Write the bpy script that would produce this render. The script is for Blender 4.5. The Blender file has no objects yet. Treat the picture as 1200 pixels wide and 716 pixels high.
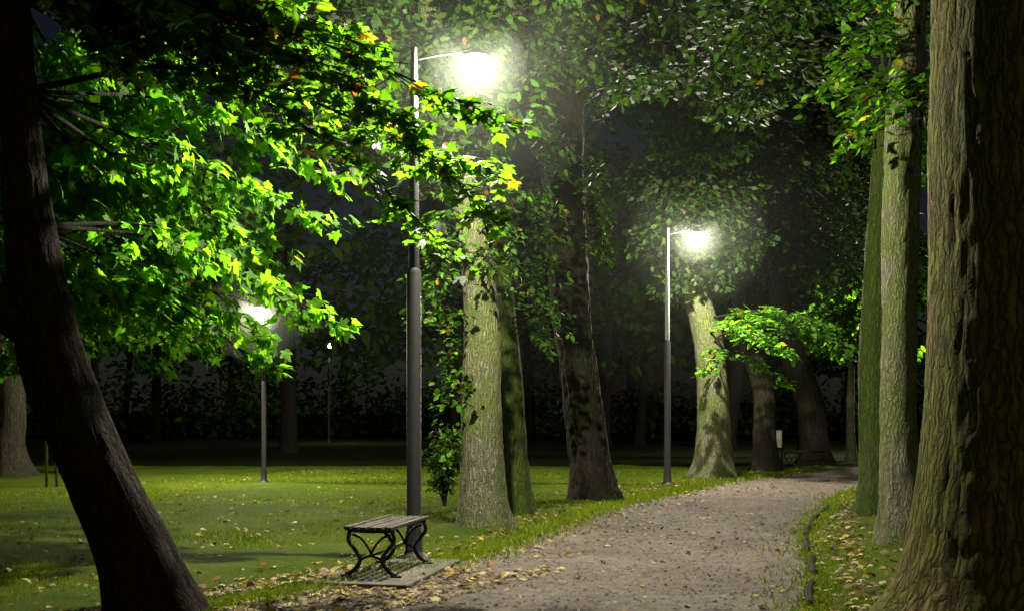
import bpy, math, random
import numpy as np
from mathutils import Vector, noise
rng = np.random.default_rng(7); random.seed(7)
S = bpy.context.scene
S.view_settings.view_transform='Standard'; S.view_settings.look='None'; S.view_settings.exposure=0

# ------------------------------------------------------------ helpers
def link(o, parent=None):
    S.collection.objects.link(o)
    if parent: o.parent = parent
    return o
def empty(name, loc, rotz=0):
    e = bpy.data.objects.new(name, None); e.empty_display_size=0.3
    e.location = loc; e.rotation_euler=(0,0,rotz); return link(e)
def mesh_obj(name, V, F, mat, parent=None, smooth=False):
    me = bpy.data.meshes.new(name); me.from_pydata([tuple(v) for v in V], [], F); me.update()
    if smooth: me.polygons.foreach_set('use_smooth',[True]*len(me.polygons))
    if mat: me.materials.append(mat)
    return link(bpy.data.objects.new(name, me), parent)
def np_mesh(name, V, k, mat, parent=None, col=None, smooth=False):
    """V : (N*k,3) verts, faces of k verts each."""
    N = len(V)//k
    me = bpy.data.meshes.new(name)
    me.vertices.add(N*k); me.vertices.foreach_set('co', V.astype(np.float32).ravel())
    me.loops.add(N*k); me.loops.foreach_set('vertex_index', np.arange(N*k, dtype=np.int32))
    me.polygons.add(N); me.polygons.foreach_set('loop_start', np.arange(0,N*k,k, dtype=np.int32))
    me.polygons.foreach_set('loop_total', np.full(N,k,dtype=np.int32))
    me.update(calc_edges=True)
    if col is not None:
        a = me.attributes.new('tint','FLOAT_COLOR','FACE')
        a.data.foreach_set('color', np.hstack([col, np.ones((N,1))]).astype(np.float32).ravel())
    me.materials.append(mat); me.validate()
    return link(bpy.data.objects.new(name, me), parent)
def nt(name):
    m = bpy.data.materials.new(name); m.use_nodes=True
    t = m.node_tree; t.nodes.clear(); return m, t
def N_(t, typ, **kw):
    n = t.nodes.new(typ)
    for k,v in kw.items(): setattr(n,k,v)
    return n
def ramp(t, fac, stops):
    r = N_(t,'ShaderNodeValToRGB'); e=r.color_ramp.elements
    while len(e)<len(stops): e.new(0.5)
    for el,(p,c) in zip(e,stops): el.position=p; el.color=(*c,1)
    t.links.new(fac, r.inputs[0]); return r.outputs[0]
def noise_n(t, vec, scale, detail=6, rough=0.6, dist=0):
    n = N_(t,'ShaderNodeTexNoise'); n.inputs['Scale'].default_value=scale
    n.inputs['Detail'].default_value=detail; n.inputs['Roughness'].default_value=rough; n.inputs['Distortion'].default_value=dist
    t.links.new(vec, n.inputs['Vector']); return n.outputs['Fac']
def mixc(t, fac, a, b, mode='MIX'):
    m = N_(t,'ShaderNodeMix', data_type='RGBA', blend_type=mode)
    for s,v in ((m.inputs[0],fac),(m.inputs[6],a),(m.inputs[7],b)):
        if hasattr(v,'links'): t.links.new(v,s)
        elif isinstance(v,tuple): s.default_value=(*v,1)
        else: s.default_value=v
    return m.outputs[2]
def bump(t, h, strength, dist):
    b = N_(t,'ShaderNodeBump'); b.inputs['Strength'].default_value=strength; b.inputs['Distance'].default_value=dist
    t.links.new(h,b.inputs['Height']); return b.outputs[0]
def princ(t, color, rough=0.9, normal=None, metal=0, spec=0.3):
    p = N_(t,'ShaderNodeBsdfPrincipled'); o=N_(t,'ShaderNodeOutputMaterial')
    if isinstance(color,tuple): p.inputs['Base Color'].default_value=(*color,1)
    else: t.links.new(color,p.inputs['Base Color'])
    p.inputs['Roughness'].default_value=rough; p.inputs['Metallic'].default_value=metal
    p.inputs['Specular IOR Level'].default_value=spec
    if normal: t.links.new(normal,p.inputs['Normal'])
    t.links.new(p.outputs[0],o.inputs['Surface']); return p

def bark(name, dark, light, moss, moss_amt, scale=1.0, crack=0.75):
    m,t = nt(name); tc=N_(t,'ShaderNodeTexCoord'); mp=N_(t,'ShaderNodeMapping')
    n3=noise_n(t,tc.outputs['Object'],1.3,5,0.6,0.4)
    nd=N_(t,'ShaderNodeTexNoise'); nd.inputs['Scale'].default_value=7; nd.inputs['Detail'].default_value=4; t.links.new(tc.outputs['Object'],nd.inputs['Vector'])
    ad=N_(t,'ShaderNodeMix',data_type='RGBA',blend_type='LINEAR_LIGHT'); ad.inputs[0].default_value=0.06
    t.links.new(tc.outputs['Object'],ad.inputs[6]); t.links.new(nd.outputs['Color'],ad.inputs[7])
    mp.inputs['Scale'].default_value=(24*scale,24*scale,2.6*scale); t.links.new(ad.outputs[2],mp.inputs[0])
    vo=N_(t,'ShaderNodeTexVoronoi',feature='DISTANCE_TO_EDGE'); vo.inputs['Scale'].default_value=1.0; vo.inputs['Randomness'].default_value=1
    t.links.new(mp.outputs[0],vo.inputs['Vector'])
    ck=ramp(t,vo.outputs['Distance'],[(0.0,(0,)*3),(0.12,(.45,)*3),(0.45,(1,)*3)])
    n1=noise_n(t,mp.outputs[0],.8,9,0.75,0.4)
    n2=noise_n(t,tc.outputs['Object'],40*scale,6,0.75)
    c=ramp(t,n1,[(0.36,dark),(0.5,tuple((a+b)/2 for a,b in zip(dark,light))),(0.66,light)])
    c=mixc(t,ramp(t,n2,[(0.4,(0,0,0)),(0.7,(0.6,)*3)]),c,tuple(x*0.45 for x in light))
    mm=ramp(t,n3,[(0.62-moss_amt*0.4,(0,0,0)),(0.74-moss_amt*0.35,(0.85,)*3)])
    c=mixc(t,mm,c,mixc(t,n2,tuple(x*0.4 for x in moss),tuple(x*1.3 for x in moss)))
    c=mixc(t,crack,c,mixc(t,1.0,c,ck,'MULTIPLY'))
    a=N_(t,'ShaderNodeMath',operation='MULTIPLY_ADD'); t.links.new(n2,a.inputs[0]); a.inputs[1].default_value=0.5; t.links.new(ck,a.inputs[2])
    a2=N_(t,'ShaderNodeMath',operation='MULTIPLY_ADD'); t.links.new(n1,a2.inputs[0]); a2.inputs[1].default_value=1.8; t.links.new(a.outputs[0],a2.inputs[2])
    princ(t,c,0.92,bump(t,a2.outputs[0],.9,0.025),spec=0.12); return m

def leafmat(name, trans=0.45, gain=1.0, tg=2.0, spec=.15):
    m,t=nt(name); at=N_(t,'ShaderNodeAttribute',attribute_name='tint')
    tc=N_(t,'ShaderNodeTexCoord')
    n=noise_n(t,tc.outputs['Object'],14,2,0.6)
    c=mixc(t,1.0,at.outputs['Color'],ramp(t,n,[(0.3,(0.65,)*3),(0.7,(1.15*gain,)*3)]),'MULTIPLY')
    p=N_(t,'ShaderNodeBsdfPrincipled'); p.inputs['Roughness'].default_value=0.6; p.inputs['Specular IOR Level'].default_value=spec
    t.links.new(c,p.inputs['Base Color'])
    tr=N_(t,'ShaderNodeBsdfTranslucent'); c2=mixc(t,1.0,c,(tg*.98,tg*1.04,tg*.3),'MULTIPLY'); t.links.new(c2,tr.inputs[0])
    mx=N_(t,'ShaderNodeMixShader'); mx.inputs[0].default_value=trans
    t.links.new(p.outputs[0],mx.inputs[1]); t.links.new(tr.outputs[0],mx.inputs[2])
    o=N_(t,'ShaderNodeOutputMaterial'); t.links.new(mx.outputs[0],o.inputs['Surface']); return m

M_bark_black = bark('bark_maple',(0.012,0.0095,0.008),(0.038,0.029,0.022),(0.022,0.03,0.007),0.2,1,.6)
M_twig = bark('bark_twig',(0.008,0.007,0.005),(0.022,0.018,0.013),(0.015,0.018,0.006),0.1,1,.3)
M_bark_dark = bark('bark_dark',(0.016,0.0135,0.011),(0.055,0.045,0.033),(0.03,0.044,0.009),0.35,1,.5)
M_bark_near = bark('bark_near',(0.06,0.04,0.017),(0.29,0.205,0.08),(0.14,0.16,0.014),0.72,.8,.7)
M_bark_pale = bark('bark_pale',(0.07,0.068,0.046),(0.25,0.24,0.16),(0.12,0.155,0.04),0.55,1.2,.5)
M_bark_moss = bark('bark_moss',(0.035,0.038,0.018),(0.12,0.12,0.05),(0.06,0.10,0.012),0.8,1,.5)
M_leaf = leafmat('maple_leaf',0.58,1.2,3.3)
M_leaf2 = leafmat('crown_leaf',0.35)
M_leaf3 = leafmat('woodland_leaf',0.2,1,1,0)
M_litter = leafmat('fallen_leaf',0.1)
M_grassblade = leafmat('grass_blade',0.3)

def catmull(P, n):
    P=[np.array(p,float) for p in P]; P=[2*P[0]-P[1]]+P+[2*P[-1]-P[-2]]; out=[]
    for i in range(1,len(P)-2):
        for j in range(n):
            u=j/n
            out.append(0.5*((2*P[i])+(-P[i-1]+P[i+1])*u+(2*P[i-1]-5*P[i]+4*P[i+1]-P[i+2])*u*u+(-P[i-1]+3*P[i]-3*P[i+1]+P[i+2])*u**3))
    out.append(P[-2]); return np.array(out)
def tube_geo(P4, sides=10, n=5, ridge=0.0, flare=0.0, k=7.0, seed=0.0):
    C=catmull(P4,n); V=[];F=[]
    pts=C[:,:3]; r=C[:,3]
    u=np.array([1.0,0,0]); 
    for i in range(len(pts)):
        d=pts[min(i+1,len(pts)-1)]-pts[max(i-1,0)]; d/=np.linalg.norm(d)+1e-9
        u=u-d*np.dot(u,d)
        if np.linalg.norm(u)<1e-3: u=np.array([0,1.0,0])-d*d[1]
        u/=np.linalg.norm(u); w=np.cross(d,u)
        for s in range(sides):
            a=2*math.pi*s/sides; ca,sa=math.cos(a),math.sin(a); rr=r[i]
            if flare:
                h=pts[i][2]; f=math.exp(-max(h,0)/0.38)
                rr*=1+flare*f*(0.55+0.6*max(0,noise.noise(Vector((ca*2.2+seed,sa*2.2,0.3))) + 0.45*math.cos(5*a+seed)))
            if ridge:
                z=pts[i][2]
                wob=0.5*noise.noise(Vector((ca*1.2,sa*1.2,z*1.1+seed)))
                v1=abs(noise.noise(Vector((ca*k+wob*3,sa*k+wob*3,z*1.5+seed))))
                v2=noise.noise(Vector((ca*k*2.7,sa*k*2.7,z*6+seed)))
                v3=noise.noise(Vector((ca*1.1,sa*1.1,z*0.7+seed)))
                rr+=ridge*(1-3.4*v1)+ridge*0.45*v2+ridge*1.6*v3
            V.append(pts[i]+rr*(ca*u+sa*w))
    for i in range(len(pts)-1):
        for s in range(sides):
            s2=(s+1)%sides
            F.append((i*sides+s,i*sides+s2,(i+1)*sides+s2,(i+1)*sides+s))
    F.append(tuple(range(sides-1,-1,-1))); F.append(tuple((len(pts)-1)*sides+s for s in range(sides)))
    return V,F
class Geo:
    def __init__(s): s.V=[]; s.F=[]
    def add(s,V,F):
        o=len(s.V); s.V+=[tuple(v) for v in V]; s.F+=[tuple(i+o for i in f) for f in F]
    def tube(s,P4,sides=6,n=4,**k): s.add(*tube_geo(P4,sides,n,**k))
    def box(s,c,sz,R=None):
        c=np.array(c);V=[]
        for x in(-.5,.5):
            for y in(-.5,.5):
                for z in(-.5,.5):
                    v=np.array([x*sz[0],y*sz[1],z*sz[2]]); V.append(c+(R@v if R is not None else v))
        s.add(V,[(0,1,3,2),(4,6,7,5),(0,4,5,1),(2,3,7,6),(0,2,6,4),(1,5,7,3)])
    def lathe(s,prof,c=(0,0,0),sides=32):
        V=[];F=[];n=len(prof)
        for r,z in prof:
            for i in range(sides):
                a=2*math.pi*i/sides; V.append((c[0]+r*math.cos(a),c[1]+r*math.sin(a),c[2]+z))
        for j in range(n-1):
            for i in range(sides):
                i2=(i+1)%sides; F.append((j*sides+i,j*sides+i2,(j+1)*sides+i2,(j+1)*sides+i))
        s.add(V,F)
    def obj(s,name,mat,parent=None,smooth=True,base=(0,0,0),bev=0):
        V=np.array(s.V)-np.array(base); o=mesh_obj(name,V,s.F,mat,parent,smooth)
        if bev:
            b=o.modifiers.new('bevel','BEVEL'); b.width=bev; b.segments=2; b.limit_method='ANGLE'
        return o

# leaf templates (x,y), stem at origin, tip at y=1
MAPLE=np.array([(0,0),(.22,-.10),(.44,-.02),(.30,.13),(.62,.30),(.60,.52),(.27,.46),(.24,.66),(.12,.70),(0,1.02),
                (-.12,.70),(-.24,.66),(-.27,.46),(-.60,.52),(-.62,.30),(-.30,.13),(-.44,-.02),(-.22,-.10)])
OVAL=np.array([(0,0),(.28,.3),(.22,.7),(0,1.0),(-.22,.7),(-.28,.3)])
def unit(a): return a/(np.linalg.norm(a,axis=1,keepdims=True)+1e-9)
def leaf_verts(C,Nr,D,size,T,curl=0.35):
    Nr=unit(Nr); D=unit(D-Nr*np.sum(D*Nr,1,keepdims=True)); X=np.cross(D,Nr)
    z=-curl*(T[:,0]**2)-curl*0.5*T[:,1]**2
    V=C[:,None,:]+size[:,None,None]*(X[:,None,:]*T[None,:,0,None]+D[:,None,:]*T[None,:,1,None]+Nr[:,None,:]*z[None,:,None])
    return V.reshape(-1,3)
PAL_G=[(0.041,0.112,0.010),(0.056,0.142,0.012),(0.034,0.088,0.010),(0.072,0.155,0.012)]
PAL_Y=[(0.28,0.20,0.015),(0.24,0.11,0.012),(0.16,0.06,0.012)]
def colors(n,py=0.03,dim=1.0):  # dim puts the shade of unlit foliage into the leaf colour
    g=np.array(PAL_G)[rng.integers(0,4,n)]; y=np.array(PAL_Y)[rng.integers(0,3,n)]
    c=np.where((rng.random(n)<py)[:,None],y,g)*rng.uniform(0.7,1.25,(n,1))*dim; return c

class Tree:
    def __init__(s,name,base,bk):
        s.base=np.array([base[0],base[1],0.0]); s.e=empty(name,tuple(s.base)); s.bk=bk
        s.br=Geo(); s.L=[]; s.cull=None
    def trunk(s,P,sides=32,n=10,ridge=0.02,flare=0.5,k=7,seed=None):
        g=Geo(); g.tube(P,sides,n,ridge=ridge,flare=flare,k=k,seed=s.base[0] if seed is None else seed); g.obj('trunk',s.bk,s.e,True,s.base)
    def spray(s,pts,r0=0.03,twigs=14,tl=0.6,size=0.17,py=0.02,dim=1.0,gap=0.07,droop=0.35,nb=(0,0,1.0),tilt=.45):
        pts=[np.array(p,float) for p in pts]
        n=len(pts); s.br.tube([(*p,r0*(1-0.8*i/(n-1))) for i,p in enumerate(pts)],6,5)
        C=catmull(pts,10); 
        for ti in range(twigs):
            f=0.25+0.75*(ti+rng.random()*0.8)/twigs; f=min(f,0.999)
            i=int(f*(len(C)-1)); p=C[i]; d=C[min(i+1,len(C)-1)]-C[max(i-1,0)]; d/=np.linalg.norm(d)
            side=np.cross(d,[0,0,1]); side/=np.linalg.norm(side)+1e-9
            sg=1 if ti%2 else -1
            ang=rng.uniform(0.4,1.1); L=tl*(1.15-0.6*f)*rng.uniform(0.7,1.25)
            td=d*math.cos(ang)+side*sg*math.sin(ang)+np.array([0,0,rng.uniform(-.25,.2)]); td/=np.linalg.norm(td)
            q=[p,p+td*L*.5+np.array([0,0,-.03]),p+td*L+np.array([0,0,-L*droop*.5])]
            s.br.tube([(*q[0],.008),(*q[1],.006),(*q[2],.003)],4,2)
            Q=catmull(q,6); m=max(4,int(L/gap))
            for rep in range(2):
                ff=rng.uniform(0.1,1.0,m); idx=(ff*(len(Q)-1)).astype(int)
                c=Q[idx]+rng.normal(0,.05,(m,3))
                sd=np.cross(td,[0,0,1]); sgn=rng.choice([-1,1],m)[:,None]
                D=td*rng.uniform(.3,1,(m,1))+sd*sgn*rng.uniform(.2,1,(m,1))+np.array([0,0,-1])*rng.uniform(.1,.9,(m,1))
                Nn=np.array(nb)+rng.normal(0,tilt,(m,3))
                sz=size*rng.uniform(.55,1.15,m)
                s.L.append((c,Nn,D,sz,colors(m,py,dim)))
    def clump(s,c,r,n,size=0.2,py=0.01,dim=1.0):
        m=n; p=rng.normal(0,1,(m,3)); p/=np.linalg.norm(p,axis=1,keepdims=True); p*=rng.random((m,1))**0.45
        C=np.array(c)+p*np.array(r)
        Nn=np.array([0,0,1.0])+rng.normal(0,.6,(m,3)); D=p+np.array([0,0,-.5])+rng.normal(0,.4,(m,3))
        s.L.append((C,Nn,D,size*rng.uniform(.6,1.2,m),colors(m,py,dim)*rng.uniform(.6,1.2)))
    def crown(s,c,R,nc,nl,size=0.2,py=0.01,dim=1.0,attach=None,cr=(0.9,0.9,0.55),every=3):
        c=np.array(c,float)
        for i in range(nc):
            p=rng.normal(0,1,3); p/=np.linalg.norm(p); p*=rng.random()**0.4; q=c+p*np.array(R)
            f=rng.uniform(.6,1.3); s.clump(q,np.array(cr)*f,int(nl*f*f),size,py,dim)
            if attach is not None and i%every==0:
                a=np.array(attach,float)+np.array([0,0,rng.uniform(-.8,1.2)])
                mid=(a+q)/2+np.array([rng.normal(0,.3),rng.normal(0,.3),rng.uniform(0,.6)])
                s.br.tube([(*a,.08),(*mid,.04),(*q,.015)],6,4)
    def done(s,T=OVAL,mat=None,cull=None,bmat=None):
        if s.br.V: s.br.obj('limbs',bmat or s.bk,s.e,True,s.base)
        if s.L:
            C,Nn,D,sz,col=[np.concatenate([l[i] for l in s.L]) for i in range(5)]
            if cull is not None:
                k=~cull(C); C,Nn,D,sz,col=C[k],Nn[k],D[k],sz[k],col[k]
            np_mesh('leaves',leaf_verts(C-s.base,Nn,D,sz,T),len(T),mat or M_leaf2,s.e,col)

# ------------------------------------------------------------ lamps positions
HEADS=[(-0.38,12.8,5.30),(3.93,25.45,5.27)]
def near_lamp(C):
    k=np.zeros(len(C),bool)
    for h in HEADS:
        k|=np.linalg.norm((C-np.array(h))*np.array([1,1,1.0]),axis=1)<1.1
    k|=(C[:,0]>2.6)&(C[:,0]<5.0)&(C[:,1]<26.8)&(C[:,1]>15)&(C[:,2]<7.0)&(C[:,2]>4)
    k|=(C[:,0]>-1.0)&(C[:,0]<1.6)&(C[:,1]<13.8)&(C[:,2]<6.6)&(C[:,2]>4.5)
    return k

# ------------------------------------------------------------ near maple (left)
t=Tree('maple_tree',(-2.83,9.4),M_bark_black)
t.trunk([(-2.80,9.4,-.1,.34),(-2.98,9.4,.5,.28),(-3.25,9.42,1.08,.25),(-3.59,9.45,1.88,.25),(-3.74,9.5,2.42,.23),(-3.9,9.6,3.29,.18),(-4.0,9.7,4.16,.14),(-4.08,9.8,5.2,.11),(-4.2,10,7,.05)],64,20,0.011,0.3,7)
g=Geo(); g.tube([(-3.62,9.45,2.1,.17),(-4.0,9.42,2.38,.15),(-4.6,9.4,2.75,.12),(-5.6,9.3,3.6,.08)],14,6,ridge=.006); g.obj('fork',M_bark_black,t.e,True,t.base)
A0=(-3.85,9.6,3.1); A1=(-4.0,9.7,4.2); A2=(-4.05,9.8,5.0)
def sp(a,m,e,**k): t.spray([a,m,e],**k)
NB=(.7,.1,.65)
for a,m,e in [
 (A0,(-3.2,11.6,3.2),(-1.75,12.9,2.45)),
 (A0,(-3.6,11.6,2.9),(-2.5,12.8,1.95)),
 (A0,(-3.9,11.4,2.9),(-3.3,13.0,2.2)),
 (A0,(-4.3,11.4,2.8),(-4.2,13.2,2.15)),
 (A0,(-4.6,11.4,2.6),(-5.2,13.0,2.0)),
 (A0,(-3.4,11.9,3.4),(-2.3,13.4,2.9)),
 (A0,(-3.9,11.9,3.3),(-3.3,13.6,2.9)),
 (A0,(-4.5,11.8,3.2),(-4.6,13.6,2.9)),
 (A1,(-3.3,11.7,4.1),(-1.95,13.0,3.65)),
 (A1,(-3.6,11.7,3.9),(-2.7,13.3,3.35)),
 (A1,(-4.0,11.7,3.9),(-3.7,13.4,3.45)),
 (A1,(-4.7,11.7,3.7),(-5.0,13.4,3.5)),
 (A1,(-3.2,11.7,4.6),(-2.1,13.2,4.25)),
 (A1,(-3.8,11.8,4.5),(-3.1,13.5,4.1)),
 (A1,(-4.5,11.8,4.4),(-4.3,13.5,4.1)),
 (A1,(-5.0,11.7,4.2),(-5.6,13.2,4.2)),
 (A2,(-3.2,11.6,5.0),(-2.1,12.8,4.8)),
 (A2,(-3.9,11.8,5.1),(-3.2,13.2,4.8)),
 (A2,(-4.5,11.8,5.1),(-4.4,13.2,4.9))]:
    sp(a,m,e,r0=.022,twigs=12,tl=.85,size=.18,py=.003,gap=.10,nb=NB,tilt=.5)
for a,m,e in [
 (A0,(-4.2,12.6,3.2),(-3.0,14.6,2.5)),(A0,(-4.6,12.6,3.1),(-4.0,14.8,2.5)),(A0,(-5.0,12.4,3.0),(-5.1,14.6,2.5)),(A0,(-5.2,12.2,2.9),(-6.1,14.2,2.3)),
 (A1,(-4.2,12.6,4.0),(-3.0,14.8,3.4)),(A1,(-4.7,12.6,3.9),(-4.2,15.0,3.3)),(A1,(-5.2,12.4,3.9),(-5.4,14.8,3.4)),
 (A1,(-4.2,12.6,4.6),(-3.1,14.6,4.2)),(A1,(-4.8,12.6,4.6),(-4.3,14.8,4.2)),(A1,(-5.4,12.4,4.6),(-5.6,14.6,4.3)),(A0,(-5.6,11.6,3.4),(-6.3,13.4,3.2))]:
    sp(a,m,e,r0=.025,twigs=15,tl=1.0,size=.19,py=.003,gap=.08,nb=(.6,-.5,.6),tilt=.5)
for a,pts in [(A2,[(-2.6,10.4,4.9),(-1.2,10.9,4.35),(-.1,11.2,3.3)]),
              (A2,[(-2.8,10.6,4.8),(-1.4,11.2,4.3),(-.2,11.6,3.9)]),
              (A1,[(-2.8,10.5,4.6),(-1.6,11.1,4.0),(-.55,11.5,3.1)]),
              (A2,[(-2.9,10.3,5.0),(-1.6,10.7,4.6),(-.9,10.9,4.2)]),
              (A2,[(-2.9,10.3,5.2),(-1.4,10.6,4.75),(.1,10.8,4.15)])]:
    t.spray([a]+pts,r0=.03,twigs=28,tl=.6,size=.15,py=.04,gap=.08,dim=.38)  # front sprays darkened in colour to read as silhouettes before the lamp
for e in [(-2.6,10.6,5.0),(-1.7,10.8,4.95),(-3.3,10.4,4.7),(-1.2,10.4,4.75),(-2.2,10.2,4.6),(-3.0,10.0,4.9),(-1.5,11.4,5.2),(-2.4,11.3,5.4),(-3.2,9.6,4.4),(-2.6,9.3,4.75),(-1.9,9.6,4.9),(-4.6,9.9,4.3),(-5.2,11,4.9),(-4.9,10.5,3.7)]:
    sp(A2,((A2[0]+e[0])/2,(A2[1]+e[1])/2,(A2[2]+e[2])/2+.25),e,r0=.022,twigs=14,tl=.7,size=.16,py=.07,dim=.55)
t.done(MAPLE,M_leaf,near_lamp,M_twig)

# ------------------------------------------------------------ big near trunk (right)
t=Tree('oak_tree',(3.45,8.0),M_bark_near)
t.trunk([(3.42,8,-.15,.80),(3.45,8,.35,.74),(3.47,8,.9,.72),(3.50,8,1.6,.70),(3.52,8.02,2.6,.68),(3.53,8.05,3.6,.68),(3.55,8.1,5,.66),(3.6,8.2,8,.6)],150,30,0.009,0.9,11)
t.done()

# ------------------------------------------------------------ avenue trees
def avenue(name,bk,P,crown=None,sprays=None,ridge=.013,flare=.5,T=OVAL,mat=None,sides=36,n=12,k=7):
    t=Tree(name,(P[0][0],P[0][1]),bk); P=[(p[0],p[1],p[2]-(.1 if i==0 else 0),p[3]) for i,p in enumerate(P)]
    t.trunk(P,sides,n,ridge,flare,k)
    if crown:
        for c in crown: t.crown(**c)
    if sprays:
        for s_ in sprays: t.spray(**s_)
    t.done(T,mat,near_lamp,M_twig); return t
def shoots(cx,cy,z0,z1,n,l=.7,dirx=-1,**kw):
    out=[]
    for i in range(n):
        z=rng.uniform(z0,z1); a=rng.uniform(-1.2,1.2); dx=dirx*math.cos(a)*l*rng.uniform(.6,1.2); dy=-abs(math.sin(a))*l*rng.uniform(.5,1)
        out.append(dict(pts=[(cx,cy,z),(cx+dx*.5,cy+dy*.5,z+.15),(cx+dx,cy+dy,z-rng.uniform(0,.5))],r0=.012,twigs=7,tl=.3,size=.12,py=.02,**kw))
    return out
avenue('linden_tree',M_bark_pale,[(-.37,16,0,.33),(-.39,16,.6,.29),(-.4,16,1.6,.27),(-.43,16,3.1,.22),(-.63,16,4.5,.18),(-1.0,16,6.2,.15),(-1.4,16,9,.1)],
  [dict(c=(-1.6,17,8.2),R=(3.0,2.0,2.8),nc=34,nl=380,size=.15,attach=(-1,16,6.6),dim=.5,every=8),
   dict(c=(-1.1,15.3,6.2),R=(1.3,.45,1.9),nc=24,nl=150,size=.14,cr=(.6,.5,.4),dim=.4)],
  shoots(-.55,15.9,2.6,5.0,14,.75)+shoots(-.5,15.9,3.4,5.2,10,.7,1,dim=.7)+shoots(-.62,16,1.0,2.4,4,.4))
avenue('linden_tree',M_bark_moss,[(.07,18.4,0,.24),(.02,18.4,1.2,.2),(-.05,18.4,2.4,.17),(-.15,18.4,4,.14),(-.1,18.4,7,.1)],
  [dict(c=(.4,19,8.5),R=(2,2,2),nc=12,nl=350,size=.15,attach=(-.1,18.4,6.5),dim=.4,every=6)],shoots(0,18.2,2.6,5,14,.8,1,dim=.6)+shoots(.1,18.6,4,7,12,1.0,1,dim=.5))
avenue('linden_tree',M_bark_dark,[(1.45,21.3,0,.38),(1.38,21.3,.8,.34),(1.22,21.3,2.1,.32),(1.03,21.3,3.6,.33),(.91,21.3,5.9,.36),(1.0,21.3,8.2,.3),(1.2,21.3,12,.2)],
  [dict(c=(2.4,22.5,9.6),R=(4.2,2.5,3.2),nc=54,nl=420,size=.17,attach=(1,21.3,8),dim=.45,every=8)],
  shoots(1.25,21.2,4.2,7.0,10,.5,1,dim=.35),ridge=.028,sides=64,n=20)
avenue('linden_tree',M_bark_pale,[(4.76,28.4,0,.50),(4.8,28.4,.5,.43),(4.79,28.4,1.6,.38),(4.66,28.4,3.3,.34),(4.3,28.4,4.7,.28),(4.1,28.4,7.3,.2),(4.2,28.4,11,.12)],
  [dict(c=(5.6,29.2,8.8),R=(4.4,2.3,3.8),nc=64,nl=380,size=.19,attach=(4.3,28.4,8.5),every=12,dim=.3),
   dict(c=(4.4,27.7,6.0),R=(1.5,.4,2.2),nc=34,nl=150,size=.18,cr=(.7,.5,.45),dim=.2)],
  [dict(pts=[(4.6,28.3,3.2),(5.4,27.2,3.4),(6.2,26.8,2.9)],r0=.03,twigs=24,tl=.8,size=.18,gap=.08),
   dict(pts=[(4.6,28.3,3.2),(5.6,27.6,3.7),(7.0,27.4,3.4)],r0=.03,twigs=24,tl=.8,size=.18,gap=.08),
   dict(pts=[(4.6,28.3,3.0),(4.7,27.2,3.0),(4.3,26.9,2.5)],r0=.03,twigs=10,tl=.5,size=.18,gap=.08),
   dict(pts=[(4.6,28.3,3.0),(5.6,27.8,2.8),(6.4,27.4,2.2)],r0=.03,twigs=14,tl=.6,size=.18,gap=.09),
   dict(pts=[(4.6,28.3,3.8),(5.8,27.4,3.9),(7.3,27.0,3.5)],r0=.03,twigs=20,tl=.8,size=.18,gap=.08),
   dict(pts=[(4.6,28.3,3.4),(5.0,27.0,3.6),(5.5,26.4,3.2)],r0=.03,twigs=18,tl=.7,size=.18,gap=.08)],T=OVAL,mat=M_leaf)
avenue('linden_tree',M_bark_dark,[(6.6,31,0,.33),(6.55,31,1,.28),(6.5,31,2.3,.27),(6.0,31,3.9,.25),(5.8,31,8,.2)],
  [dict(c=(7.5,31.5,7.6),R=(3.6,2.2,3.8),nc=46,nl=340,size=.2,attach=(5.8,31,7),dim=.45)],
  [dict(pts=[(6.4,31,3.0),(7.3,30,3.8),(8.3,29.5,3.2)],r0=.03,twigs=20,tl=.8,size=.22)])
avenue('linden_tree',M_bark_dark,[(9,35.5,0,.5),(8.95,35.5,.8,.42),(8.85,35.5,1.9,.4),(8.25,35.5,3.7,.35),(7.6,35.5,7,.25)],
  [dict(c=(9,36,8.0),R=(4.5,2.5,4.5),nc=50,nl=260,size=.26,attach=(7.8,35.5,6.5),dim=.4)])
avenue('birch_tree',M_bark_pale,[(11.1,39,0,.15),(11.05,39,1.6,.12),(11.1,39,3.4,.1),(11.2,39,6,.07)],
  [dict(c=(10.9,38.6,4.2),R=(1.5,1.2,1.5),nc=16,nl=120,size=.26,attach=(11.1,39,3.6))],mat=M_leaf)
avenue('linden_tree',M_bark_moss,[(5.47,17.9,0,.27),(5.45,17.9,.6,.23),(5.42,17.9,2,.22),(5.5,17.9,4,.2),(5.7,17.9,7,.16)],
  [dict(c=(6,18.6,8),R=(2.4,2.2,2.6),nc=24,nl=330,size=.16,attach=(5.6,17.9,6),dim=.5)])
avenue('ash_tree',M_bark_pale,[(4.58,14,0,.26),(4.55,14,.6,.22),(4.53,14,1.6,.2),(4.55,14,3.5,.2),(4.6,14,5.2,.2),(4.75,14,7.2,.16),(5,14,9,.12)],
  [dict(c=(5,14.5,8.6),R=(2.2,1.8,1.6),nc=14,nl=300,size=.16,attach=(4.8,14,7.2),dim=.7)],
  [dict(pts=[(4.6,14,5.4),(4.2,13.8,5.9),(3.6,13.6,5.3)],r0=.02,twigs=22,tl=.7,size=.14,dim=.8),
   dict(pts=[(4.6,14,5.2),(4.3,13.6,5.3),(3.75,13.4,4.6)],r0=.02,twigs=20,tl=.6,size=.14,dim=.8),
   dict(pts=[(4.6,14,6),(4.4,13.6,6.5),(3.9,13.2,6.1)],r0=.02,twigs=22,tl=.7,size=.14,dim=.8),
   dict(pts=[(4.6,14,5.0),(4.6,13.5,5.4),(4.5,13.1,4.9)],r0=.02,twigs=14,tl=.5,size=.14,dim=.8)],mat=M_leaf)
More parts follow.
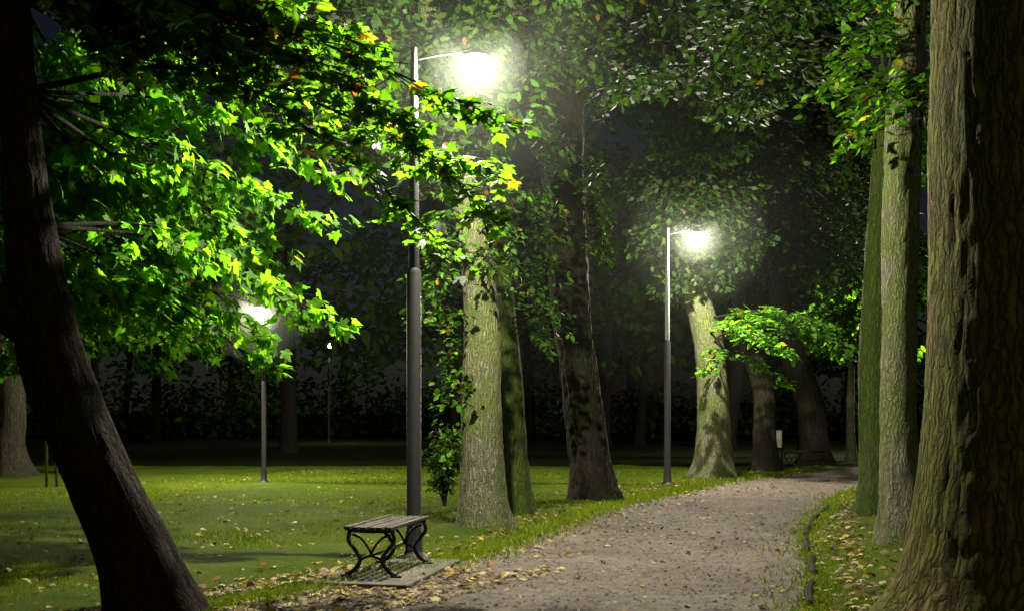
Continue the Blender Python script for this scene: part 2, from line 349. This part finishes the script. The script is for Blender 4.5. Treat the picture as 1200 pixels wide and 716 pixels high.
avenue('oak_tree',M_bark_dark,[(-12,28.7,0,.42),(-12.05,28.7,.8,.32),(-12,28.7,2,.3),(-12.3,28.7,6,.25)],
  [dict(c=(-11,29.5,7),R=(5,2.5,3.5),nc=40,nl=160,size=.3,attach=(-12.2,28.7,5),dim=.5)],flare=.8)
avenue('oak_tree',M_bark_dark,[(-11.3,30.5,0,.3),(-11.2,30.5,2,.22),(-11,30.5,6,.2)],None)

# shrub beside the linden
t=Tree('shrub',(-1.1,19.5),M_bark_dark)
for i in range(14):
    a=rng.uniform(0,6.28); l=rng.uniform(.15,.5)
    t.spray([(-1.1,19.5,.0),(-1.1+.4*l*math.cos(a),19.5+.4*l*math.sin(a),.6),(-1.1+l*math.cos(a),19.5+l*math.sin(a),rng.uniform(.7,1.4))],r0=.012,twigs=8,tl=.28,size=.1,dim=.5)
t.done()
t=Tree('sapling',(-9.6,25.2),M_bark_moss)
t.br.tube([(-9.6,25.2,-.05,.03),(-9.62,25.2,1,.025),(-9.6,25.2,2.2,.012)],8,4)
for dx in(-.22,.22): t.br.tube([(-9.6+dx,25.2,-.05,.03),(-9.6+dx,25.2,1.3,.03)],8,2)
t.clump((-9.6,25.2,2.3),(.4,.4,.5),90,.12)
t.done()

# ------------------------------------------------------------ distant woodland
dt=empty('distant_trees',(0,55,0)); g=Geo(); T=Tree.__new__(Tree); T.L=[]; T.br=Geo()
spots=[(rng.uniform(-42,46),rng.uniform(40,78)) for _ in range(62)]
for x,y in spots:
    if 9<x<20 and y<48: continue
    if abs(x+10.5)<1.6 and y<66: continue
    r=rng.uniform(.18,.42); lean=rng.normal(0,.5); h=rng.uniform(9,14)
    if y>50 or rng.random()<.5: g.tube([(x,y,-.1,r*1.4),(x+lean*.1,y,.7,r),(x+lean*.4,y,3,r*.85),(x+lean,y,h*.8,r*.4)],10,3)
    for j in range(12):
        p=rng.normal(0,1,3); p/=np.linalg.norm(p)
        T.clump((x+lean+p[0]*3.6,y+p[1]*2.5,h*.72+p[2]*h*.36),(1.8,1.6,1.1),65,.55,.01,.5)
for i in range(260):
    x=rng.uniform(-50,50); y=rng.uniform(66,84)
    T.clump((x,y,rng.uniform(.3,3.2)),(2.2,1.5,1.2),60,.45,.01,.35)
g.obj('trunks',M_twig,dt,True,(0,55,0))
C,Nn,D,sz,col=[np.concatenate([l[i] for l in T.L]) for i in range(5)]
k=C[:,2]>0.1; C,Nn,D,sz,col=C[k],Nn[k],D[k],sz[k],col[k]
np_mesh('foliage',leaf_verts(C-np.array([0,55,0]),Nn,D,sz,OVAL),6,M_leaf3,dt,col)

# ------------------------------------------------------------ ground, lawn, path
m,tt=nt('soil'); tc=N_(tt,'ShaderNodeTexCoord'); n1=noise_n(tt,tc.outputs['Object'],1.2,8,.7); n2=noise_n(tt,tc.outputs['Object'],25,6,.7)
c=ramp(tt,n1,[(.35,(.012,.016,.007)),(.7,(.026,.03,.010))]); princ(tt,c,.95,bump(tt,n2,.8,.03),spec=0); M_soil=m
m,tt=nt('lawn_grass'); tc=N_(tt,'ShaderNodeTexCoord'); n1=noise_n(tt,tc.outputs['Object'],.55,6,.65); n2=noise_n(tt,tc.outputs['Object'],40,6,.75); n4=noise_n(tt,tc.outputs['Object'],5,6,.7)
c=ramp(tt,n1,[(.3,(.040,.080,.004)),(.55,(.08,.12,.007)),(.75,(.15,.145,.010))])
c=mixc(tt,ramp(tt,n2,[(.35,(0,0,0)),(.7,(.7,)*3)]),c,(.034,.05,.004)); c=mixc(tt,ramp(tt,n4,[(.58,(0,0,0)),(.75,(.5,)*3)]),c,(.11,.085,.02))
a=N_(tt,'ShaderNodeMath',operation='ADD'); tt.links.new(n2,a.inputs[0]); tt.links.new(n4,a.inputs[1])
princ(tt,c,.95,bump(tt,a.outputs[0],1,.06),spec=.05); M_lawn=m
m,tt=nt('gravel_path'); tc=N_(tt,'ShaderNodeTexCoord'); n1=noise_n(tt,tc.outputs['Object'],.9,7,.7,.5); n2=noise_n(tt,tc.outputs['Object'],70,5,.8); n3=noise_n(tt,tc.outputs['Object'],7,9,.8)
c=ramp(tt,n1,[(.3,(.115,.092,.08)),(.5,(.20,.165,.143)),(.7,(.30,.255,.225))])
c=mixc(tt,ramp(tt,n3,[(.46,(0,0,0)),(.6,(.78,)*3)]),c,(.085,.066,.053)); c=mixc(tt,ramp(tt,n2,[(.5,(0,0,0)),(.72,(.7,)*3)]),c,(.40,.355,.315))
a=N_(tt,'ShaderNodeMath',operation='MULTIPLY_ADD'); tt.links.new(n3,a.inputs[0]); a.inputs[1].default_value=2.6; tt.links.new(n2,a.inputs[2])
princ(tt,c,.9,bump(tt,a.outputs[0],1,.05),spec=.2); M_path=m

mesh_obj('ground',[(-400,-60,-.004),(400,-60,-.004),(400,900,-.004),(-400,900,-.004)],[(0,1,2,3)],M_soil)
LE=catmull([(-5.2,2,0),(-3.9,7,0),(-2.45,9.6,0),(-.62,12.6,0),(.35,15.5,0),(1.36,19,0),(2.94,22.9,0),(5.5,28.2,0),(9,33,0),(15,38,0),(26,43,0)],8)
RE=catmull([(1.0,2,0),(1.7,7,0),(2.33,9.6,0),(3.05,12.4,0),(3.75,15.5,0),(4.9,19,0),(6.3,22.9,0),(8.3,26.6,0),(12,31,0),(17,35,0),(27,40,0)],8)
def lx(y): return np.interp(y,LE[:,1],LE[:,0])
def rx(y): return np.interp(y,RE[:,1],RE[:,0])
def sheet(name,mat,fx0,fx1,ys,nx,z0,amp,pw=1.0):
    V=[];F=[]
    for y in ys:
        a,b=fx0(y),fx1(y)
        for i in range(nx+1):
            u=(i/nx); x=a+(b-a)*u
            d=min(abs(x-lx(y)),abs(x-rx(y)),1.0)
            V.append((x,y,z0+amp*d*(noise.noise(Vector((x*.5,y*.5,0)))+.9)+amp*.6*d*noise.noise(Vector((x*2,y*2,3)))))
    w=nx+1
    for j in range(len(ys)-1):
        for i in range(nx): F.append((j*w+i,j*w+i+1,(j+1)*w+i+1,(j+1)*w+i))
    return mesh_obj(name,V,F,mat,None,True)
ys=np.concatenate([np.linspace(2,24,320),np.linspace(24.3,34,80)])
wob=lambda y,s: .25*noise.noise(Vector((y*1.1,s,0)))+.22*noise.noise(Vector((y*4,s,0)))+.18*noise.noise(Vector((y*13,s,0)))
sheet('lawn',M_lawn,lambda y:-26.0,lambda y:lx(y)-.05+wob(y,1),ys,110,.004,.05)
sheet('grass_verge',M_lawn,lambda y:rx(y)+.05+wob(y,5),lambda y:rx(y)+9.0,ys,36,.004,.05)
V=[];F=[];yy=np.concatenate([np.linspace(2,25,120),np.linspace(25.3,43,60)])
for y in yy:
    a,b=lx(y)-.6,rx(y)+.6
    if y>38: b=max(b,a+4)
    for i in range(25):
        u=i/24; V.append((a+(b-a)*u,y,0.0))
for j in range(len(yy)-1):
    for i in range(24): F.append((j*25+i,j*25+i+1,(j+1)*25+i+1,(j+1)*25+i))
mesh_obj('footpath',V,F,M_path)

# grass blades
n=170000
y=9+23*rng.random(n)**1.5; side=rng.random(n)<.84
tuft=np.abs(rng.normal(0,.22,n))*(rng.random(n)<.35)
x=np.where(side,lx(y)-(rng.random(n)**1.5)*13.0+tuft,rx(y)+rng.random(n)**1.3*3.5-tuft)
h=rng.uniform(.02,.06,n)*(1+.25*(y-9)/15); w=rng.uniform(.004,.009,n)*(1+(y-9)/12); a=rng.uniform(0,6.28,n)
B=np.stack([x,y,np.full(n,.0)],1); dx=np.stack([np.cos(a),np.sin(a),0*a],1)*w[:,None]
tip=B+np.stack([rng.normal(0,.03,n),rng.normal(0,.03,n),h+.02],1)
gv=np.stack([B-dx,B+dx,tip],1).reshape(-1,3)
gc=np.array([(.075,.125,.006)])*rng.uniform(.6,1.5,(n,1))+rng.random((n,1))*np.array([[.05,.03,.0]])
np_mesh('grass',gv,3,M_grassblade,None,gc)

# fallen leaves
def litter(n,fx,ymin,ymax,sz,pw=1.4,g=1.0):
    y=ymin+(ymax-ymin)*rng.random(n)**pw; x=fx(y,n)
    C=np.stack([x,y,np.full(n,.014)+rng.uniform(0,.02,n)],1)
    cols=np.array([(.24,.17,.06),(.17,.09,.03),(.10,.055,.03),(.26,.21,.12),(.34,.25,.04)])[rng.integers(0,5,n)]*rng.uniform(.35,1.1,(n,1))*g
    return C,rng.normal(0,.25,(n,3))+np.array([0,0,1]),rng.normal(0,1,(n,3)),sz*rng.uniform(.5,1.2,n),cols
parts=[litter(1500,lambda y,n: lx(y)+rng.normal(-.1,.7,n),8,30,.07),
       litter(1700,lambda y,n: lx(y)+rng.uniform(-.8,1.5,n),8.5,12.0,.07),
       litter(1200,lambda y,n: lx(y)+(rx(y)-lx(y))*rng.random(n),8.5,32,.05,1.4,.7),
       litter(1700,lambda y,n: rx(y)+np.abs(rng.normal(0,.8,n))+.0,8.5,30,.075),
       litter(2000,lambda y,n: lx(y)-rng.random(n)**1.2*13,9,31,.07,1.1)]
C,Nn,D,sz,col=[np.concatenate([p[i] for p in parts]) for i in range(5)]
C[:,2]+=np.where((C[:,0]<lx(C[:,1])-.3)|(C[:,0]>rx(C[:,1])+.3),.04,0)
np_mesh('fallen_leaves',leaf_verts(C,Nn,D,sz,MAPLE,.5),len(MAPLE),M_litter,None,col)

# pebbles on the path
n=6000; y=8.5+20*rng.random(n)**1.6; x=lx(y)+(rx(y)-lx(y))*rng.random(n); r=rng.uniform(.005,.018,n)
oc=np.array([(1,0,0),(0,1,0),(0,0,.7),(-1,0,0),(0,-1,0)]) 
C=np.stack([x,y,np.zeros(n)],1); fa=[(0,1,2),(1,3,2),(3,4,2),(4,0,2)]
V=np.concatenate([(C[:,None,:]+r[:,None,None]*oc[list(f)][None]*rng.uniform(.7,1.3,(n,1,1))) for f in fa]).reshape(-1,3)
np_mesh('pebbles',V,3,M_path)

# ------------------------------------------------------------ metal / concrete / wood
def metal(name,c,rough=.45,spec=.5,mt=.3):
    m,t=nt(name); tc=N_(t,'ShaderNodeTexCoord'); n=noise_n(t,tc.outputs['Object'],12,6,.7)
    princ(t,ramp(t,n,[(.3,tuple(x*.7 for x in c)),(.7,c)]),rough,bump(t,n,.2,.01),metal=mt,spec=spec); return m
M_pole=metal('painted_steel',(.016,.016,.016),.6,.15,0); M_galv=metal('pale_steel',(.22,.23,.22),.5,.3,0); M_iron=metal('cast_iron',(.012,.012,.011),.55,.25,0)
m,t_=nt('bench_wood'); tc=N_(t_,'ShaderNodeTexCoord'); mp=N_(t_,'ShaderNodeMapping'); mp.inputs['Scale'].default_value=(30,2,30); t_.links.new(tc.outputs['Object'],mp.inputs[0])
n=noise_n(t_,mp.outputs[0],2,8,.7); n5=noise_n(t_,tc.outputs['Object'],7,6,.7); princ(t_,mixc(t_,ramp(t_,n5,[(.4,(0,0,0)),(.65,(.8,)*3)]),ramp(t_,n,[(.3,(.016,.014,.011)),(.7,(.062,.05,.038))]),(.016,.015,.011)),.65,bump(t_,n,.6,.01),spec=.15); M_wood=m
m,t_=nt('concrete'); tc=N_(t_,'ShaderNodeTexCoord'); n=noise_n(t_,tc.outputs['Object'],5,9,.75); princ(t_,ramp(t_,n,[(.35,(.03,.027,.021)),(.7,(.10,.088,.07))]),.9,bump(t_,n,.7,.02)); M_conc=m
LC=(1.0,.93,.73)
m,t_=nt('lamp_glass'); em=N_(t_,'ShaderNodeEmission'); em.inputs[0].default_value=(*LC,1); em.inputs[1].default_value=150
tr=N_(t_,'ShaderNodeBsdfTransparent'); ad=N_(t_,'ShaderNodeAddShader'); o=N_(t_,'ShaderNodeOutputMaterial')
t_.links.new(em.outputs[0],ad.inputs[0]); t_.links.new(tr.outputs[0],ad.inputs[1]); t_.links.new(ad.outputs[0],o.inputs['Surface'])
m.cycles.emission_sampling='NONE'; M_glow=m

def halo_mat(d):
    m,t_=nt('lamp_halo'); vs=N_(t_,'ShaderNodeVolumeScatter'); vs.inputs['Color'].default_value=(.9,.97,.88,1); vs.inputs['Density'].default_value=d; vs.inputs['Anisotropy'].default_value=0
    o=N_(t_,'ShaderNodeOutputMaterial'); t_.links.new(vs.outputs[0],o.inputs['Volume']); return m
HZ1=[(3.6,halo_mat(.0005)),(1.5,halo_mat(.0009)),(.55,halo_mat(.0035))]  # nested scatter spheres added to shape a glow around the lamp heads
HZ3=[(1.1,halo_mat(.0016)),(.5,halo_mat(.006))]
def lamp(x,y,H,arm,power,thick=.078,upper=M_pole,globe=.14,col=LC,hz_=()):
    e=empty('street_lamp',(x,y,0))
    g=Geo(); g.lathe([(0,.0),(.19,.0),(.19,.05),(.12,.08),(thick+.015,.12),(thick+.015,.30),(thick,.33),(thick,H*.56),(thick*.72,H*.56+.05)],sides=28)
    g.obj('post',M_pole,e,True)
    g=Geo(); g.lathe([(thick*.72,H*.56+.05),(thick*.66,H*.8),(thick*.45,H-.02),(thick*.3,H),(0,H+.01)],sides=24); g.obj('upper_post',upper,e,True)
    hz=H-.2; sg=1 if arm>0 else -1
    g=Geo(); g.tube([(0,0,hz+.06,.014),(arm*.5,0,hz+.12,.012),(arm-sg*.08,0,hz+.14,.012)],8,6); g.obj('arm',M_iron,e,True)
    g=Geo(); g.lathe([(0,.19),(.03,.185),(.06,.16),(.10,.125),(.135,.10),(.135,.09),(.10,.10),(0,.11)],(arm,0,hz)); g.obj('shade',M_iron,e,True)
    g=Geo(); g.lathe([(globe*math.sin(a)+1e-4,-globe*math.cos(a)-.02) for a in np.linspace(0,math.pi,18)],(arm,0,hz)); g.obj('glass_globe',M_glow,e,True)
    L=bpy.data.lights.new('bulb','POINT'); L.energy=power; L.color=col; L.shadow_soft_size=.06
    lo=bpy.data.objects.new('bulb',L); lo.location=(arm,0,hz-.02); link(lo,e)
    for r,mm in hz_:
        g=Geo(); g.lathe([(r*math.sin(a)+1e-4,-r*math.cos(a)) for a in np.linspace(0,math.pi,24)],(arm,0,hz-.02),36); g.obj('lamp_halo',mm,e,True)
    return e
lamp(-1.05,12.8,5.5,.67,3900,hz_=HZ1)
lamp(3.31,25.45,5.5,.62,4000,.07,M_galv,hz_=HZ1,globe=.17)
lamp(-5.4,26,3.95,-.13,3600,.05,globe=.13,col=(1,.94,.68),hz_=HZ3)
lamp(-9.2,60,5.1,.15,500,.06,globe=.18)
lamp(13.0,41.5,5.5,.35,3000,.07,M_galv)

# ------------------------------------------------------------ bench
def bench(x,y,rot,L=1.3):
    e=empty('park_bench',(x,y,0),rot)
    g=Geo(); g.box((0,0,.015),(.98,L+.65,.05)); g.obj('slab',M_conc,e,False,bev=.012)
    g=Geo()
    for i in range(6): g.box((-.2+i*.08+rng.normal(0,.002),rng.normal(0,.006),.505+rng.normal(0,.002)),(.06,L,.032))
    g.obj('seat',M_wood,e,False,bev=.006)
    for j,yy in enumerate((-L/2+.12,L/2-.12)):
        g=Geo()
        g.tube([(-.23,yy,.478,.019),(0,yy,.47,.019),(.23,yy,.478,.019)],8,4)
        for s in(-1,1):
            g.tube([(s*.21,yy,.47,.02),(s*.225,yy,.38,.02),(s*.15,yy,.28,.02),(s*.11,yy,.20,.02),(s*.16,yy,.11,.022),(s*.25,yy,.055,.024)],8,5)
            g.tube([(s*.11,yy,.20,.014),(s*.03,yy,.235,.014),(s*.0,yy,.24,.014)],8,4)
            g.tube([(s*.19,yy,.44,.012),(s*.10,yy,.40,.012),(s*.02,yy,.30,.012),(0,yy,.24,.012)],8,4)
            g.box((s*.25,yy,.05),(.09,.05,.022))
        g.obj('leg_frame_%d'%(j+1),M_iron,e,True)
    g=Geo(); g.tube([(0,-L/2+.12,.24,.011),(0,L/2-.12,.24,.011)],8,2); g.obj('tie_rod',M_iron,e,True)
    return e
bench(-1.22,11.8,math.radians(-12))
bench(8.15,33.2,math.radians(-50),1.5)

e=empty('notice_board',(7.6,33.0+2,0),math.radians(8)); g=Geo()
for s in(-.32,.32): g.box((s,0,.55),(.05,.05,1.1))
g.obj('posts',M_iron,e,False,bev=.005)
m,t_=nt('board_white'); tc=N_(t_,'ShaderNodeTexCoord'); n=noise_n(t_,tc.outputs['Object'],6,4,.6); princ(t_,ramp(t_,n,[(.4,(.45,.43,.38)),(.6,(.75,.72,.65))]),.6)
g=Geo(); g.box((0,-.03,.8),(.6,.03,.5)); g.obj('panel',m,e,False,bev=.005)
e=empty('path_edging',(2.3,9.6,0)); g=Geo(); yc=8.2
while yc<19:
    l=rng.uniform(1.0,1.7); y0,y1=yc,yc+l
    o=rng.normal(0,.03)
    g.tube([(rx(y0)+.06+o,y0,.02,.035),(rx((y0+y1)/2)+.06+o+rng.normal(0,.02),(y0+y1)/2,.03,.038),(rx(y1)+.06+o,y1,.02,.033)],8,8,ridge=.004)
    yc=y1+rng.uniform(.05,.6)
g.obj('edging_logs',M_bark_dark,e,True,(2.3,9.6,0))

# distant building
m,t_=nt('dark_render'); tc=N_(t_,'ShaderNodeTexCoord'); n=noise_n(t_,tc.outputs['Object'],2,6,.6); princ(t_,ramp(t_,n,[(.3,(.03,.028,.026)),(.7,(.05,.047,.043))]),.9); M_wall=m
m,t_=nt('lit_window'); em=N_(t_,'ShaderNodeEmission'); em.inputs[0].default_value=(.7,.8,1,1); em.inputs[1].default_value=.03; o=N_(t_,'ShaderNodeOutputMaterial'); t_.links.new(em.outputs[0],o.inputs[0]); M_win=m
m,t_=nt('roof_tile'); princ(t_,(.04,.03,.025),.9); M_roof=m
e=empty('apartment_building',(9,92,0)); g=Geo(); g.box((0,0,3.6),(26,9,7.2)); g.obj('walls',M_wall,e,False)
g=Geo(); g.add([(-13.4,-5,7.2),(13.4,-5,7.2),(13.4,5,7.2),(-13.4,5,7.2),(-10,0,10),(10,0,10)],[(0,1,5,4),(2,3,4,5),(1,2,5),(3,0,4),(0,3,2,1)]); g.obj('roof',M_roof,e,False)
g=Geo(); g2=Geo()
for i in range(9):
    for j in range(2):
        q=g if (i,j) in ((2,0),(3,0),(6,1)) else g2
        q.box((-11.2+i*2.8,-4.52,1.9+j*3),(.8,.06,.9))
g.obj('lit_windows',M_win,e,False); g2.obj('dark_windows',M_iron,e,False)

# ------------------------------------------------------------ sky, added fill sun, camera
w=bpy.data.worlds.new('World'); S.world=w; w.use_nodes=True; t_=w.node_tree; t_.nodes.clear()
sk=N_(t_,'ShaderNodeTexSky'); sk.sky_type='NISHITA'; sk.sun_disc=False; sk.sun_elevation=math.radians(30); sk.sun_rotation=math.radians(165)
bg=N_(t_,'ShaderNodeBackground'); bg.inputs[1].default_value=.0022; o=N_(t_,'ShaderNodeOutputWorld')
t_.links.new(sk.outputs[0],bg.inputs[0]); t_.links.new(bg.outputs[0],o.inputs[0])
L=bpy.data.lights.new('fill_sun','SUN'); L.energy=.34; L.angle=math.radians(1.5); L.color=(1,.9,.7)  # added warm fill from behind the viewer, brightens the near right trunk
lo=bpy.data.objects.new('fill_sun',L); lo.rotation_euler=Vector((-.22,.85,-.5)).to_track_quat('-Z','Y').to_euler(); link(lo)

cam=bpy.data.cameras.new('camera'); cam.lens=42; cam.sensor_width=36; cam.shift_y=.1033; cam.clip_end=2000; cam.clip_start=.1
co=bpy.data.objects.new('camera',cam); co.location=(0,0,1.6); co.rotation_euler=(math.radians(90),0,0); link(co); S.camera=co
